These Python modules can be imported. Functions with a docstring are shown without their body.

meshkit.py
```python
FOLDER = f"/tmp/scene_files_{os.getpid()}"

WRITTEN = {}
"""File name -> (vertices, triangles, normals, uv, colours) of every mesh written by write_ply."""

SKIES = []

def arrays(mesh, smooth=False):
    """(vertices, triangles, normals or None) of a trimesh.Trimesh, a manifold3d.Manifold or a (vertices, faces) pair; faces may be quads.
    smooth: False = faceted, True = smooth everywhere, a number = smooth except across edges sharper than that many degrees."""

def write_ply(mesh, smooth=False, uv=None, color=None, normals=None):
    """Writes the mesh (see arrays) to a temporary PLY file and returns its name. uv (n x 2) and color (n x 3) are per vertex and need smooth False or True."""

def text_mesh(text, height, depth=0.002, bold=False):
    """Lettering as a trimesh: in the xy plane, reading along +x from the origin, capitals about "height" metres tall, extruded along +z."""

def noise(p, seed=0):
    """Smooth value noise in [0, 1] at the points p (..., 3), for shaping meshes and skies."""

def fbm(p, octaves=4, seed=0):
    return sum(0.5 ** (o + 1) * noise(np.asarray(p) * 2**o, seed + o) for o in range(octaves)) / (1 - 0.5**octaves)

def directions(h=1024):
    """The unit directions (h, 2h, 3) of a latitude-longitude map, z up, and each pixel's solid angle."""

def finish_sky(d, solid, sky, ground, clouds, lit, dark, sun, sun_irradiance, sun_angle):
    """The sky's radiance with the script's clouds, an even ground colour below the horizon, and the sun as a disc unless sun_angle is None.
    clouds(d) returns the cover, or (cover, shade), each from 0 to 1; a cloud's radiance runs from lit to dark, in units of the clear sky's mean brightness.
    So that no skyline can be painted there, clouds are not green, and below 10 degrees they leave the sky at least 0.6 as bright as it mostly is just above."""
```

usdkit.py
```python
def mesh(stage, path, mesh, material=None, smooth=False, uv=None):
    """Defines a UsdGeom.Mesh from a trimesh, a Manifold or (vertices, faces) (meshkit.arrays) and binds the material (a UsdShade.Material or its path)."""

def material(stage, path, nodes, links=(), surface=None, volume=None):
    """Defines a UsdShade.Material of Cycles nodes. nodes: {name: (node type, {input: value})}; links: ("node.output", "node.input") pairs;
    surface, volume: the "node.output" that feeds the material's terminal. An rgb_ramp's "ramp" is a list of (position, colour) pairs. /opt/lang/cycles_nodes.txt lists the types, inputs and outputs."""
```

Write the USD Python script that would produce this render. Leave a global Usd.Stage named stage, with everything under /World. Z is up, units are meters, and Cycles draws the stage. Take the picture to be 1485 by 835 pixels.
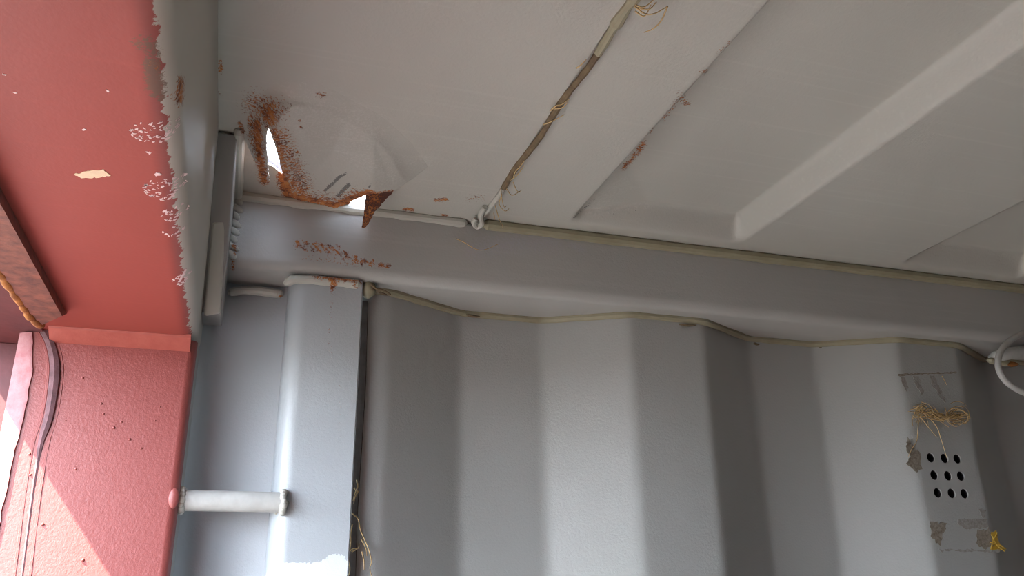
import math, random
import numpy as np, trimesh, manifold3d as m3, usdkit, meshkit
from scipy.spatial import Delaunay
from shapely.geometry import Polygon, MultiPolygon
from shapely import contains_xy
from pxr import Usd, UsdGeom, UsdLux, UsdShade, Gf, Sdf, Vt

random.seed(7); RNG = np.random.default_rng(7)
stage = Usd.Stage.CreateInMemory()
UsdGeom.SetStageUpAxis(stage, 'Z'); UsdGeom.SetStageMetersPerUnit(stage, 1)
UsdGeom.Xform.Define(stage, '/World'); UsdGeom.Scope.Define(stage, '/World/Looks')

# ------------------------------------------------------------------ camera, sky, sun, exposure
F, W, H, CZ = 1244.08, 1485, 835, 2.1008          # focal length in pixels, frame, height of the lens
AX = np.array([[0.9528224, -0.30332006, -0.01124372],
               [0.09410429, 0.33042321, -0.93912986],
               [0.28857211, 0.89376588, 0.34337835]])   # right, down, forward
EYE = np.array([0, 0, CZ])
cam = UsdGeom.Camera.Define(stage, '/World/camera')
cam.CreateHorizontalApertureAttr(36.0); cam.CreateFocalLengthAttr(36.0 * F / W)
cam.CreateClippingRangeAttr((0.01, 500.0))
r_, u_, b_ = AX[0], -AX[1], -AX[2]
cam.AddTransformOp().Set(Gf.Matrix4d(*r_, 0, *u_, 0, *b_, 0, *EYE, 1))
EXPOSURE = .38
cam.CreateExposureAttr(EXPOSURE)

SUN = np.array([0.0741, 0.030, -0.0995]); SUN /= np.linalg.norm(SUN)    # the way the sunlight travels
SUN_POWER, SKY_POWER = 11.0, 21.0
usdkit.material(stage, '/World/Looks/sky', {
    's': ('sky_texture', {'sky_type': 'hosek_wilkie', 'turbidity': 4.5, 'ground_albedo': 0.4, 'sun_direction': tuple(-SUN)}),
    'tc': ('texture_coordinate', {}),
    'n': ('noise_texture', {'scale': 2.2, 'detail': 6.0, 'roughness': 0.55}),
    'r': ('map_range', {'from_min': 0.38, 'from_max': 0.62, 'to_min': 0.2, 'to_max': 0.7, 'clamp': True}),
    'm': ('mix', {'color2': (.74, .82, .93)}),
    'b': ('background_shader', {'strength': SKY_POWER})},
    [('tc.generated', 'n.vector'), ('n.fac', 'r.value'), ('r.result', 'm.fac'), ('s.color', 'm.color1'), ('m.color', 'b.color')], surface='b.background')
dome = UsdLux.DomeLight.Define(stage, '/World/sky'); dome.CreateIntensityAttr(1.0)
UsdShade.MaterialBindingAPI.Apply(dome.GetPrim()).Bind(UsdShade.Material.Get(stage, '/World/Looks/sky'))
sun = UsdLux.DistantLight.Define(stage, '/World/sun')
sun.CreateIntensityAttr(SUN_POWER); sun.CreateAngleAttr(0.55); sun.CreateNormalizeAttr(True); sun.CreateColorAttr((1.0, 0.91, 0.77))
sun.AddTransformOp().Set(Gf.Matrix4d().SetRotate(Gf.Rotation(Gf.Vec3d(0, 0, -1), Gf.Vec3d(*map(float, SUN)))))

# ------------------------------------------------------------------ main measures (metres)
ZC = CZ + .2892          # ceiling
ZU = CZ + .2316          # underside of the top side rail
ZH = CZ + 0.1706          # underside of the door header
YR, YI, YO = .6129, .6351, .6711     # rail face, wall inner flat, wall outer flat
YP, YREC = .6050, .648               # post face, recess panel
XH, XB, XS = -.0305, -.0323, .169    # header inner face at the ceiling and at its lower corner, seam between header plate and roof sheet
X0, S, FL = .1037, .0674, .0716      # start of a corrugation, its slope, its flat
XEND, YFAR = 11.9, -1.72

def px_of(P):
    c = (np.asarray(P, float) - EYE) @ AX.T
    w = np.maximum(c[:, 2], 1e-6)
    q = np.stack([W / 2 + F * c[:, 0] / w, H / 2 + F * c[:, 1] / w], 1)
    q[c[:, 2] < .05] = -9e3
    return q
def at(px, py, axis, val):           # the point of the plane (x, y or z = val) that stands at this place of the photograph
    d = AX.T @ np.array([px - W / 2, py - H / 2, F])
    return EYE + d * ((val - EYE[axis]) / d[axis])

# ------------------------------------------------------------------ materials
L = '/World/Looks/'
def coat(name, base, alt, rough=.40, spec=.6, peel=.00035, second=None, chalk=(.62, .61, .58), streak=True, dirtc=(.10, .10, .10), peelc=(.72, .78, .83)):
    """Paint: slight tone drift, orange peel, and rust / chalk / dirt where the mesh carries those marks. second = (colour, node builder) for a paint edge."""
    n = {'tc': ('texture_coordinate', {}), 'geo': ('geometry', {}),
         'drift': ('noise_texture', {'scale': 7.0, 'detail': 4.0}),
         'fine': ('noise_texture', {'scale': 520.0, 'detail': 3.0, 'roughness': .6}),
         'fleck': ('noise_texture', {'scale': 620.0, 'detail': 4.0, 'roughness': .7}), 'flk': ('map_range', {'from_min': .32, 'from_max': .68, 'clamp': True}),
         'base': ('mix', {'color1': base, 'color2': alt}),
         'dr': ('map_range', {'from_min': .35, 'from_max': .65, 'clamp': True}),
         'p': ('principled_bsdf', {'roughness': rough, 'specular_ior_level': spec})}
    l = [('geo.position', 'drift.vector'), ('geo.position', 'fine.vector'), ('geo.position', 'fleck.vector'), ('fleck.fac', 'flk.value'), ('drift.fac', 'dr.value'), ('dr.result', 'base.fac')]
    last = 'base.color'
    if streak:   # brush scratches along the container
        n['sm'] = ('mapping', {'scale': (6.0, 260.0, 260.0), 'rotation': (0, 0, .12)}); n['sn'] = ('noise_texture', {'scale': 1.0, 'detail': 3.0})
        n['sr'] = ('map_range', {'from_min': .56, 'from_max': .72, 'to_max': .13, 'clamp': True}); n['smix'] = ('mix', {'color2': tuple(min(1, c * 1.35) for c in base)})
        l += [('geo.position', 'sm.vector'), ('sm.vector', 'sn.vector'), ('sn.fac', 'sr.value'), ('sr.result', 'smix.fac'), (last, 'smix.color1')]
        last = 'smix.color'
    if second:
        n.update(second[1]); l += second[2]
        n['two'] = ('mix', {'color2': second[0]}); l += [(last, 'two.color1'), (second[3], 'two.fac')]; last = 'two.color'
    for key, gain in (('chalk', 1.2), ('dirt', 1.6), ('peel', 1.0), ('rust', 1.0)):
        n[key] = ('attribute', {'attribute': key})
        n[key + '_s'] = ('math', {'math_type': 'multiply_add', 'value2': 1.3, 'value3': -1.12})
        n[key + '_a'] = ('math', {'math_type': 'add'})
        n[key + '_r'] = ('map_range', {'from_min': 0.0, 'from_max': {'chalk': .9, 'dirt': .3, 'peel': .08, 'rust': .4}[key], 'to_max': {'chalk': .75, 'dirt': .85, 'peel': .95, 'rust': .97}[key], 'clamp': True})
        n[key + '_m'] = ('mix', {})
        src = 'flk.result'
        l += [(key + '.fac', key + '_s.value1'), (key + '_s.value', key + '_a.value1'), (src, key + '_a.value2'), (key + '_a.value', key + '_r.value'),
              (key + '_r.result', key + '_m.fac'), (last, key + '_m.color1')]
        last = key + '_m.color'
    n['chalk_m'][1]['color2'] = chalk; n['dirt_m'][1]['color2'] = dirtc; n['peel_m'][1]['color2'] = peelc
    n['rn'] = ('noise_texture', {'scale': 190.0, 'detail': 5.0, 'roughness': .65})
    n['rr'] = ('rgb_ramp', {'ramp': [(.28, (.07, .022, .010)), (.42, (.21, .058, .018)), (.52, (.42, .13, .026)), (.66, (.55, .22, .05))]})
    n['rough'] = ('mix_float', {'a': rough, 'b': .9})
    n['hsum'] = ('math', {'math_type': 'multiply_add', 'value2': 2.5})
    n['b'] = ('bump', {'strength': .5, 'distance': peel})
    l += [('geo.position', 'rn.vector'), ('rn.fac', 'rr.fac'), ('rr.color', 'rust_m.color2'), (last, 'p.base_color'), ('rust_r.result', 'rough.fac'), ('rough.result', 'p.roughness'),
          ('rust_r.result', 'hsum.value1'), ('fine.fac', 'hsum.value3'), ('hsum.value', 'b.height'), ('b.normal', 'p.normal')]
    return usdkit.material(stage, L + name, n, l, surface='p.BSDF')

def plain(name, base, rough=.6, alt=None, scale=60., bump=.0006, **kw):
    n = {'geo': ('geometry', {}), 'n': ('noise_texture', {'scale': scale, 'detail': 5.0, 'roughness': .6}),
         'mr': ('map_range', {'from_min': .35, 'from_max': .65, 'clamp': True}),
         'm': ('mix', {'color1': base, 'color2': alt or tuple(c * .75 for c in base)}),
         'b': ('bump', {'strength': .6, 'distance': bump}), 'p': ('principled_bsdf', {'roughness': rough, **kw})}
    return usdkit.material(stage, L + name, n, [('geo.position', 'n.vector'), ('n.fac', 'mr.value'), ('mr.result', 'm.fac'), ('m.color', 'p.base_color'), ('n.fac', 'b.height'), ('b.normal', 'p.normal')], surface='p.BSDF')

CREAM, CREAM2 = (.43, .43, .412), (.405, .408, .392)
RED, RED2 = (.31, .057, .042), (.285, .052, .038)
def edge_nodes(axis, thr, amp, axis2=None, thr2=0):
    """1 where position.<axis> + ragged noise passes thr (and position.<axis2> passes thr2)."""
    n = {'sx': ('separate_xyz', {}), 'rag': ('noise_texture', {'scale': 170.0, 'detail': 5.0, 'roughness': .62}),
         'ra': ('math', {'math_type': 'multiply_add', 'value2': amp, 'value3': -amp / 2}), 'rs': ('math', {'math_type': 'add'}),
         'st': ('map_range', {'from_min': thr - .00025, 'from_max': thr + .00025, 'clamp': True})}
    l = [('geo.position', 'sx.vector'), ('geo.position', 'rag.vector'), ('rag.fac', 'ra.value1'), ('sx.' + axis, 'rs.value1'), ('ra.value', 'rs.value2'), ('rs.value', 'st.value')]
    out = 'st.result'
    if axis2:
        n['g2'] = ('math', {'math_type': 'greater_than', 'value2': thr2}); n['mm'] = ('math', {'math_type': 'multiply'})
        n['g2'] = ('map_range', {'from_min': thr2 - .0002, 'from_max': thr2 + .0002, 'clamp': True})
        l += [('sx.' + axis2, 'g2.value'), ('st.result', 'mm.value1'), ('g2.result', 'mm.value2')]; out = 'mm.value'
    return n, l, out
M = {}
M['cream'] = coat('cream_paint', CREAM, CREAM2)
M['wall'] = coat('cream_wall_paint', (.41, .415, .405), (.39, .40, .385), rough=.36, streak=False)
M['ceil'] = coat('cream_ceiling_paint', (.51, .505, .462), (.48, .475, .438))
M['rail'] = coat('rail_paint', (.45, .447, .43), (.425, .425, .41), chalk=(.47, .46, .52))
M['bluish'] = coat('cool_grey_paint', (.45, .485, .515), (.43, .465, .49), rough=.34, streak=False)
e = edge_nodes('x', -.0372, .011)
M['header'] = coat('header_paint', RED, RED2, rough=.5, peel=.00014, second=((.47, .44, .385), *e), streak=True, chalk=(.66, .50, .50), dirtc=(.15, .085, .05), peelc=(.86, .70, .52))
e = edge_nodes('y', .6122, .006, 'x', -.05)
M['post'] = coat('post_paint', (.29, .068, .060), (.27, .063, .056), rough=.42, peel=.0005, second=((.36, .37, .35), *e), streak=False, chalk=(.62, .38, .38))
M['red_weld'] = plain('red_weld_paint', (.44, .105, .080), .5, (.40, .085, .065), 140)
M['pink_edge'] = plain('worn_pink_paint', (.31, .10, .105), .65, (.36, .16, .165), 140)
M['maroon'] = plain('dark_maroon_plate', (.13, .034, .036), .6, (.10, .028, .030), 60)
M['groove'] = plain('dark_purple_sealant', (.11, .055, .060), .85, (.20, .10, .11), 160)
M['brown_bar'] = plain('brown_scratched_paint', (.22, .080, .050), .55, (.085, .035, .026), 130)
M['rust_orange'] = plain('orange_rust', (.42, .17, .035), .9, (.20, .07, .02), 150)
M['rust_dark'] = coat('flaking_rust', (.13, .045, .028), (.09, .032, .022), rough=.85, streak=False)
M['tan'] = plain('tan_sealant', (.36, .335, .235), .5, (.30, .275, .185), 45)
M['white_caulk'] = plain('pale_sealant', (.56, .56, .51), .5, (.48, .47, .42), 90)
M['weld'] = coat('painted_weld', (.55, .55, .50), (.49, .49, .44), rough=.45, streak=False)
M['brown_caulk'] = plain('brown_sealant', (.115, .088, .070), .75, (.075, .055, .045), 110)
M['straw_caulk'] = plain('straw_brown_sealant', (.21, .155, .085), .75, (.14, .10, .06), 160)
M['fibre'] = plain('straw_fibre', (.70, .52, .27), .6, (.52, .36, .16), 300)
M['yellow'] = plain('yellow_scrap', (.62, .40, .05), .6, (.45, .30, .05), 200)
M['residue'] = plain('tape_glue', (.20, .165, .125), .8, (.33, .30, .25), 420)
M['residue2'] = plain('faint_tape_glue', (.37, .36, .335), .7, (.27, .25, .22), 420)
M['black'] = plain('dark_vent_plastic', (.018, .012, .016), .6)
M['white'] = plain('white_ring_paint', (.52, .52, .50), .4, (.45, .45, .43), 120)
M['steel'] = coat('worn_gusset_paint', (.36, .36, .345), (.28, .28, .27), rough=.32, streak=False)
M['chip'] = plain('cream_paint_chip', (.80, .66, .46), .6, (.74, .58, .40), 200)
M['timber'] = plain('plywood', (.060, .045, .034), .65, (.040, .030, .022), 14)  # kept very dark so the unseen floor bounces little light
M['low_bounce'] = plain('low_bounce_wall_paint', (.13, .128, .12), .6, (.09, .088, .08), 9)  # unseen walls set darker than the cream to cut bounce light
M['ground'] = plain('concrete', (.085, .083, .080), .85, (.07, .068, .066), 2)

# ------------------------------------------------------------------ helpers
taken = {}
def path(name, parent=None):
    root = str(parent.GetPath()) if parent else '/World'
    k = taken.get((root, name), 0); taken[(root, name)] = k + 1
    return f'{root}/{name}' + (f'_{k:03d}' if k else '')
def tag(prim, label=None, cat=None, group=None, kind=None):
    for k, v in (('label', label), ('category', cat), ('group', group), ('kind', kind)):
        if v: prim.SetCustomDataByKey(k, v)
    return prim
def thing(name, label=None, cat=None, kind=None, group=None):
    return tag(UsdGeom.Xform.Define(stage, path(name)).GetPrim(), label, cat, group, kind)
def obj(name, mesh, mat, parent=None, smooth=30, label=None, marks=None):
    g = usdkit.mesh(stage, path(name, parent), mesh, M[mat], smooth=smooth)
    if marks:
        q = px_of(np.array(g.GetPointsAttr().Get()))
        for key, shapes in marks.items():
            UsdGeom.PrimvarsAPI(g).CreatePrimvar(key, Sdf.ValueTypeNames.FloatArray, 'vertex').Set(Vt.FloatArray.FromNumpy(mask(q, shapes).astype(np.float32)))
    return tag(g.GetPrim(), label)
def mask(q, shapes):
    """Strength 0..1 of stains laid along the given strokes: (points, half width, strength[, softness])."""
    out = np.zeros(len(q))
    for s in shapes:
        pts, w, k = np.array(s[0], float), s[1], s[2]
        soft = s[3] if len(s) > 3 else 1.0
        d = np.full(len(q), 1e9)
        for a, b in (zip(pts[:-1], pts[1:]) if len(pts) > 1 else [(pts[0], pts[0] + 1e-3)]):
            ab = b - a; t = np.clip(((q - a) @ ab) / (ab @ ab), 0, 1)
            d = np.minimum(d, np.linalg.norm(q - a - t[:, None] * ab, axis=1))
        v = np.clip((1 + soft - d / w) / (2 * soft) if soft < 1 else 1 - d / (2 * w), 0, 1)
        out = np.maximum(out, k * v * v * (3 - 2 * v))
    return out
def box(x0, x1, y0, y1, z0, z1):
    b = trimesh.creation.box((x1 - x0, y1 - y0, z1 - z0)); b.apply_translation(((x0 + x1) / 2, (y0 + y1) / 2, (z0 + z1) / 2)); return b
def hull(pts, r=0.0, seg=12):
    if r == 0: return m3.Manifold.hull_points(np.asarray(pts, float))
    return m3.Manifold.batch_hull([m3.Manifold.sphere(r, seg).translate(tuple(map(float, p))) for p in pts])
def extrude_z(poly, z0, z1):
    c = m3.CrossSection([np.asarray(poly, float)], m3.FillRule.NonZero)
    return c.extrude(z1 - z0).translate((0, 0, z0))
def arc(cx, cy, r, a0, a1, n=8):
    t = np.radians(np.linspace(a0, a1, n)); return [(cx + r * math.cos(x), cy + r * math.sin(x)) for x in t]
def dense(pts, step):
    out = []
    pts = np.asarray(pts, float)
    for a, b in zip(pts, np.roll(pts, -1, 0)):
        k = max(1, int(np.linalg.norm(b - a) / step))
        out += [a + (b - a) * i / k for i in range(k)]
    return np.array(out)
def sweep(profile, stations, place):
    """A closed profile run along stations; place(profile, station) gives 3-D points. Both ends are closed."""
    rings = [place(profile, s) for s in stations]; n, m = len(profile), len(stations)
    V = np.vstack(rings + [rings[0].mean(0)[None], rings[-1].mean(0)[None]])
    i = np.arange(n); j = (i + 1) % n; f = []
    for k in range(m - 1):
        a, b = k * n, (k + 1) * n
        f += [np.stack([a + i, a + j, b + j], 1), np.stack([a + i, b + j, b + i], 1)]
    f += [np.stack([np.full(n, m * n), j, i], 1), np.stack([np.full(n, m * n + 1), (m - 1) * n + i, (m - 1) * n + j], 1)]
    t = trimesh.Trimesh(V, np.vstack(f), process=False)
    if t.volume < 0: t.invert()
    return t
def smooth_path(pts, per=6):
    P = np.asarray(pts, float)
    if len(P) < 3: return np.array([P[0] + (P[-1] - P[0]) * t for t in np.linspace(0, 1, per)])
    Q = np.vstack([2 * P[0] - P[1], P, 2 * P[-1] - P[-2]]); out = []
    for i in range(1, len(Q) - 2):
        for t in np.linspace(0, 1, per, endpoint=False):
            a, b, c, d = Q[i - 1], Q[i], Q[i + 1], Q[i + 2]
            out.append(.5 * (2 * b + (c - a) * t + (2 * a - 5 * b + 4 * c - d) * t * t + (3 * b - a - 3 * c + d) * t ** 3))
    return np.array(out + [P[-1]])
def tube(pts, rad, sides=8, squash=None):
    P = np.asarray(pts, float); n = len(P)
    R = np.full(n, rad, float) if np.ndim(rad) == 0 else np.asarray(rad, float)
    T = np.gradient(P, axis=0); T /= np.linalg.norm(T, axis=1, keepdims=True) + 1e-12
    ref = np.array([0, 0, 1.]) if abs(T[0, 2]) < .9 else np.array([1., 0, 0])
    N = ref - T[0] * (ref @ T[0]); N /= np.linalg.norm(N); rings = []
    for k in range(n):
        N = N - T[k] * (N @ T[k]); N /= np.linalg.norm(N); B = np.cross(T[k], N)
        a = np.linspace(0, 2 * np.pi, sides, endpoint=False)
        rings.append(P[k] + R[k] * (np.cos(a)[:, None] * N + np.sin(a)[:, None] * B))
    V = np.vstack(rings + [P[:1], P[-1:]]); i = np.arange(sides); j = (i + 1) % sides; f = []
    for k in range(n - 1):
        f += [np.stack([k * sides + i, k * sides + j, (k + 1) * sides + j], 1), np.stack([k * sides + i, (k + 1) * sides + j, (k + 1) * sides + i], 1)]
    f += [np.stack([np.full(sides, n * sides), j, i], 1), np.stack([np.full(sides, n * sides + 1), (n - 1) * sides + i, (n - 1) * sides + j], 1)]
    t = trimesh.Trimesh(V, np.vstack(f), process=False)
    if t.volume < 0: t.invert()
    return t
def bead(pts, r, lump=.25, freq=120., seed=0, step=.003, sides=10):
    """A hand-laid bead of sealant or weld: a tube of uneven thickness."""
    P = np.asarray(pts, float); d = np.r_[0, np.cumsum(np.linalg.norm(np.diff(P, axis=0), axis=1))]
    s = np.linspace(0, d[-1], max(4, int(d[-1] / step))); Q = np.stack([np.interp(s, d, P[:, k]) for k in range(3)], 1)
    R = r * (1 + lump * meshkit.noise(np.stack([s * freq, 0 * s + seed * 7.3, 0 * s], 1)))
    R[0] *= .4; R[-1] *= .4
    return tube(Q, R, sides)
def join(*ms): return trimesh.util.concatenate(list(ms))
def jag(poly, amp, step, seed):
    """The outline with ragged edges."""
    P = dense(poly, step); g = np.random.default_rng(seed); c = P.mean(0)
    return P + g.normal(0, amp, P.shape)
def patch(poly_px, axis, val, thick=.0003, amp=.8, seed=0, toward=-1, step=3.):
    """A thin ragged scrap lying on a plane; outline given in the photograph's pixels."""
    P = jag(poly_px, amp, step, seed)
    pg = Polygon(P).buffer(0)
    if pg.geom_type != 'Polygon': pg = max(pg.geoms, key=lambda g: g.area)
    P = np.array(pg.exterior.coords)[:-1]
    tri = Delaunay(P); k = contains_xy(pg, *P[tri.simplices].mean(1).T); f = tri.simplices[k]
    A = np.array([at(x, y, axis, val) for x, y in P]); off = np.zeros(3); off[axis] = thick * toward
    return slab(A, f, off)
def slab(A, f, off):
    """A surface given depth: its copy moved by off, with walls along its border."""
    n = len(A); B = A + off
    e = np.vstack([f[:, [0, 1]], f[:, [1, 2]], f[:, [2, 0]]]); key = np.sort(e, 1)
    _, idx, cnt = np.unique(key, axis=0, return_index=True, return_counts=True)
    rim = e[idx[cnt == 1]]
    walls = np.vstack([np.stack([rim[:, 1], rim[:, 0], rim[:, 0] + n], 1), np.stack([rim[:, 1], rim[:, 0] + n, rim[:, 1] + n], 1)])
    t = trimesh.Trimesh(np.vstack([A, B]), np.vstack([f, f[:, ::-1] + n, walls]), process=False)
    if t.volume < 0: t.invert()
    return t

# ------------------------------------------------------------------ stains of the ceiling, strokes in the photograph's pixels
g = np.random.default_rng(3)
RUST_CEIL = [([(388, 160), (392, 172)], 16, .86), ([(370, 150), (400, 160)], 22, .62), ([(398, 190), (408, 225), (416, 262)], 7, .80), ([(410, 200), (425, 240), (440, 270)], 17, .66),
             ([(425, 265), (440, 280)], 9, .80),
             ([(408, 256), (419, 285), (450, 293), (484, 300), (512, 290), (535, 281)], 8, 1.0, .5), ([(412, 268), (425, 284), (455, 289), (486, 296), (515, 284)], 13, .72),
             ([(372, 178), (376, 225), (383, 262)], 8, .95), ([(363, 170), (368, 215)], 8, .62), ([(535, 282), (570, 277)], 3, .85),
             ([(319, 88), (320, 104)], 4, .85), ([(316, 132), (320, 138)], 3, .6), ([(347, 178), (353, 190)], 3.5, .9), ([(462, 138), (470, 137)], 6, .62),
             ([(586, 303), (598, 304)], 3, .92), ([(630, 290), (648, 289)], 3, .85), ([(640, 311), (650, 313)], 1.6, .95), ([(669, 316), (670, 320)], 1.6, 1.), ([(680, 288), (700, 286)], 6, .45)]
RUST_CEIL += [([(g.uniform(360, 440), g.uniform(150, 270))] , g.uniform(1.5, 3), .9) for _ in range(16)]
CHALK_CEIL = [([(420, 165), (520, 190)], 55, .62), ([(540, 235), (620, 232)], 16, .55), ([(500, 220), (570, 255)], 20, .6)]
DIRT_CEIL = [([(472, 276), (484, 265), (492, 256), (501, 252)], 2.2, 1.), ([(490, 283), (498, 276), (506, 268)], 3.2, 1.), ([(476, 270), (480, 268)], 2, 1.), ([(546, 300), (547, 314)], 1.6, .9), ([(535, 272), (538, 267)], 1.5, .8)]
RUST_ROOF = [([(985, 138), (996, 150)], 5, .78), ([(1018, 100), (1022, 104)], 4, .78), ([(905, 243), (918, 228), (934, 208)], 5, .74), ([(940, 195), (950, 182)], 3, .6), ([(1040, 78), (1064, 55)], 3, .55), ([(962, 172), (985, 142)], 4, .55)]

# ------------------------------------------------------------------ setting: floor, ground, walls
tag(obj('ground', box(-30, 30, -30, 30, -.25, -.15), 'ground'), 'pale concrete yard outside the container', 'ground', kind='structure')
fl = thing('floor', 'brown plywood floor of the container', 'floor', 'structure')
k = 0
for i in range(5):
    for j in range(2):
        w0, l0 = (YO - YFAR) / 2, (XEND + .1) / 5
        obj('plywood_sheet', box(-.1 + l0 * i + .0015, -.1 + l0 * (i + 1) - .0015, YFAR + w0 * j + .0015, YFAR + w0 * (j + 1) - .0015, -.028, 0), 'timber', fl)
obj('floor_bearer', box(-.17, XEND, YFAR, YO, -.15, -.029), 'rust_dark', fl)

def wall_y(x):            # inner surface of the corrugated side
    u = np.mod(np.asarray(x, float) - X0, .278)
    return YI + .036 * np.clip(np.minimum(u / S, (2 * S + FL - u) / S), 0, 1)
def wall_soft(x, s=.0035):
    o = np.linspace(-2, 2, 9) * s; w = np.exp(-np.linspace(-2, 2, 9) ** 2 / 2); w /= w.sum()
    return sum(wi * wall_y(x + oi) for oi, wi in zip(o, w))
def corrugated(x0, x1, z0, z1, step):
    xs = np.arange(x0, x1, step); ys = wall_soft(xs); t = .0018
    poly = np.vstack([np.stack([xs, ys], 1), np.stack([xs[::-1], ys[::-1] + t], 1)])
    return extrude_z(poly, z0, z1)
wl = thing('wall_left', 'pale grey corrugated steel side wall under the top rail', 'wall', 'structure')
near = corrugated(.072, 1.0, 0.02, ZU + .004, .0022)
HOLES = [(x + .0004 * j, CZ + z) for j, z in enumerate((.1192, .1035, .0878)) for x in (.6049, .6204, .6350)]
for hx, hz in HOLES:
    near = near - m3.Manifold.cylinder(.05, .0044, .0044, 20).rotate((90, 0, 0)).translate((hx, YI + .025, hz))
scuffs = {'dirt': [([(1014, 744), (1024, 756)], 4, .55), ([(576, 498), (578, 500)], 2, .6), ([(669, 664), (673, 664)], 1.5, .7)]}
obj('corrugated_panel', near, 'wall', wl, smooth=25)
obj('corrugated_panel', corrugated(.994, XEND, .02, ZU + .004, .012), 'wall', wl, smooth=25)

rw = corrugated(-.1, XEND, 0.0, ZC, .012)
rw = trimesh.Trimesh(*[np.array(x) for x in (rw.to_mesh().vert_properties[:, :3], rw.to_mesh().tri_verts)], process=False)
rw.vertices[:, 1] = YFAR + (YI - rw.vertices[:, 1]) - .02; rw.invert()
tag(obj('wall_right', rw, 'low_bounce', smooth=25), 'corrugated steel side wall opposite, behind the camera', 'wall', kind='structure')
xs = np.arange(YFAR - .05, YO + .05, .012)
bw = extrude_z(np.vstack([np.stack([-wall_soft(xs) + XEND + YI, xs], 1), np.stack([-wall_soft(xs[::-1]) + XEND + YI + .05, xs[::-1]], 1)])[::-1], 0, ZC)
tag(obj('wall_back', bw, 'low_bounce', smooth=25), 'corrugated steel end wall deep in the container', 'wall', kind='structure')

dl = thing('door_1', 'added unseen red steel leaf blocking daylight from the far doorway', 'door', 'structure')  # unseen leaf added to narrow the daylight opening
dx = np.arange(-1.70, .19, .01); dw = -.150 + .030 * np.clip(np.abs(((dx + 1.70) % .36) / .18 - 1) * 3 - 1, 0, 1)
obj('blocker_panel', extrude_z(np.vstack([np.stack([dw, dx], 1), np.stack([dw[::-1] + .002, dx[::-1]], 1)])[::-1], .06, ZH - .01), 'red_weld', dl)
for y_ in (-1.715, .19):
    obj('blocker_stile', box(-.165, -.115, y_ - .02, y_ + .02, .02, ZH - .004), 'red_weld', dl)
obj('blocker_rail', box(-.165, -.115, -1.69, .17, .02, .09), 'red_weld', dl); obj('blocker_rail', box(-.165, -.115, -1.69, .17, ZH - .09, ZH - .004), 'red_weld', dl)

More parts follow.
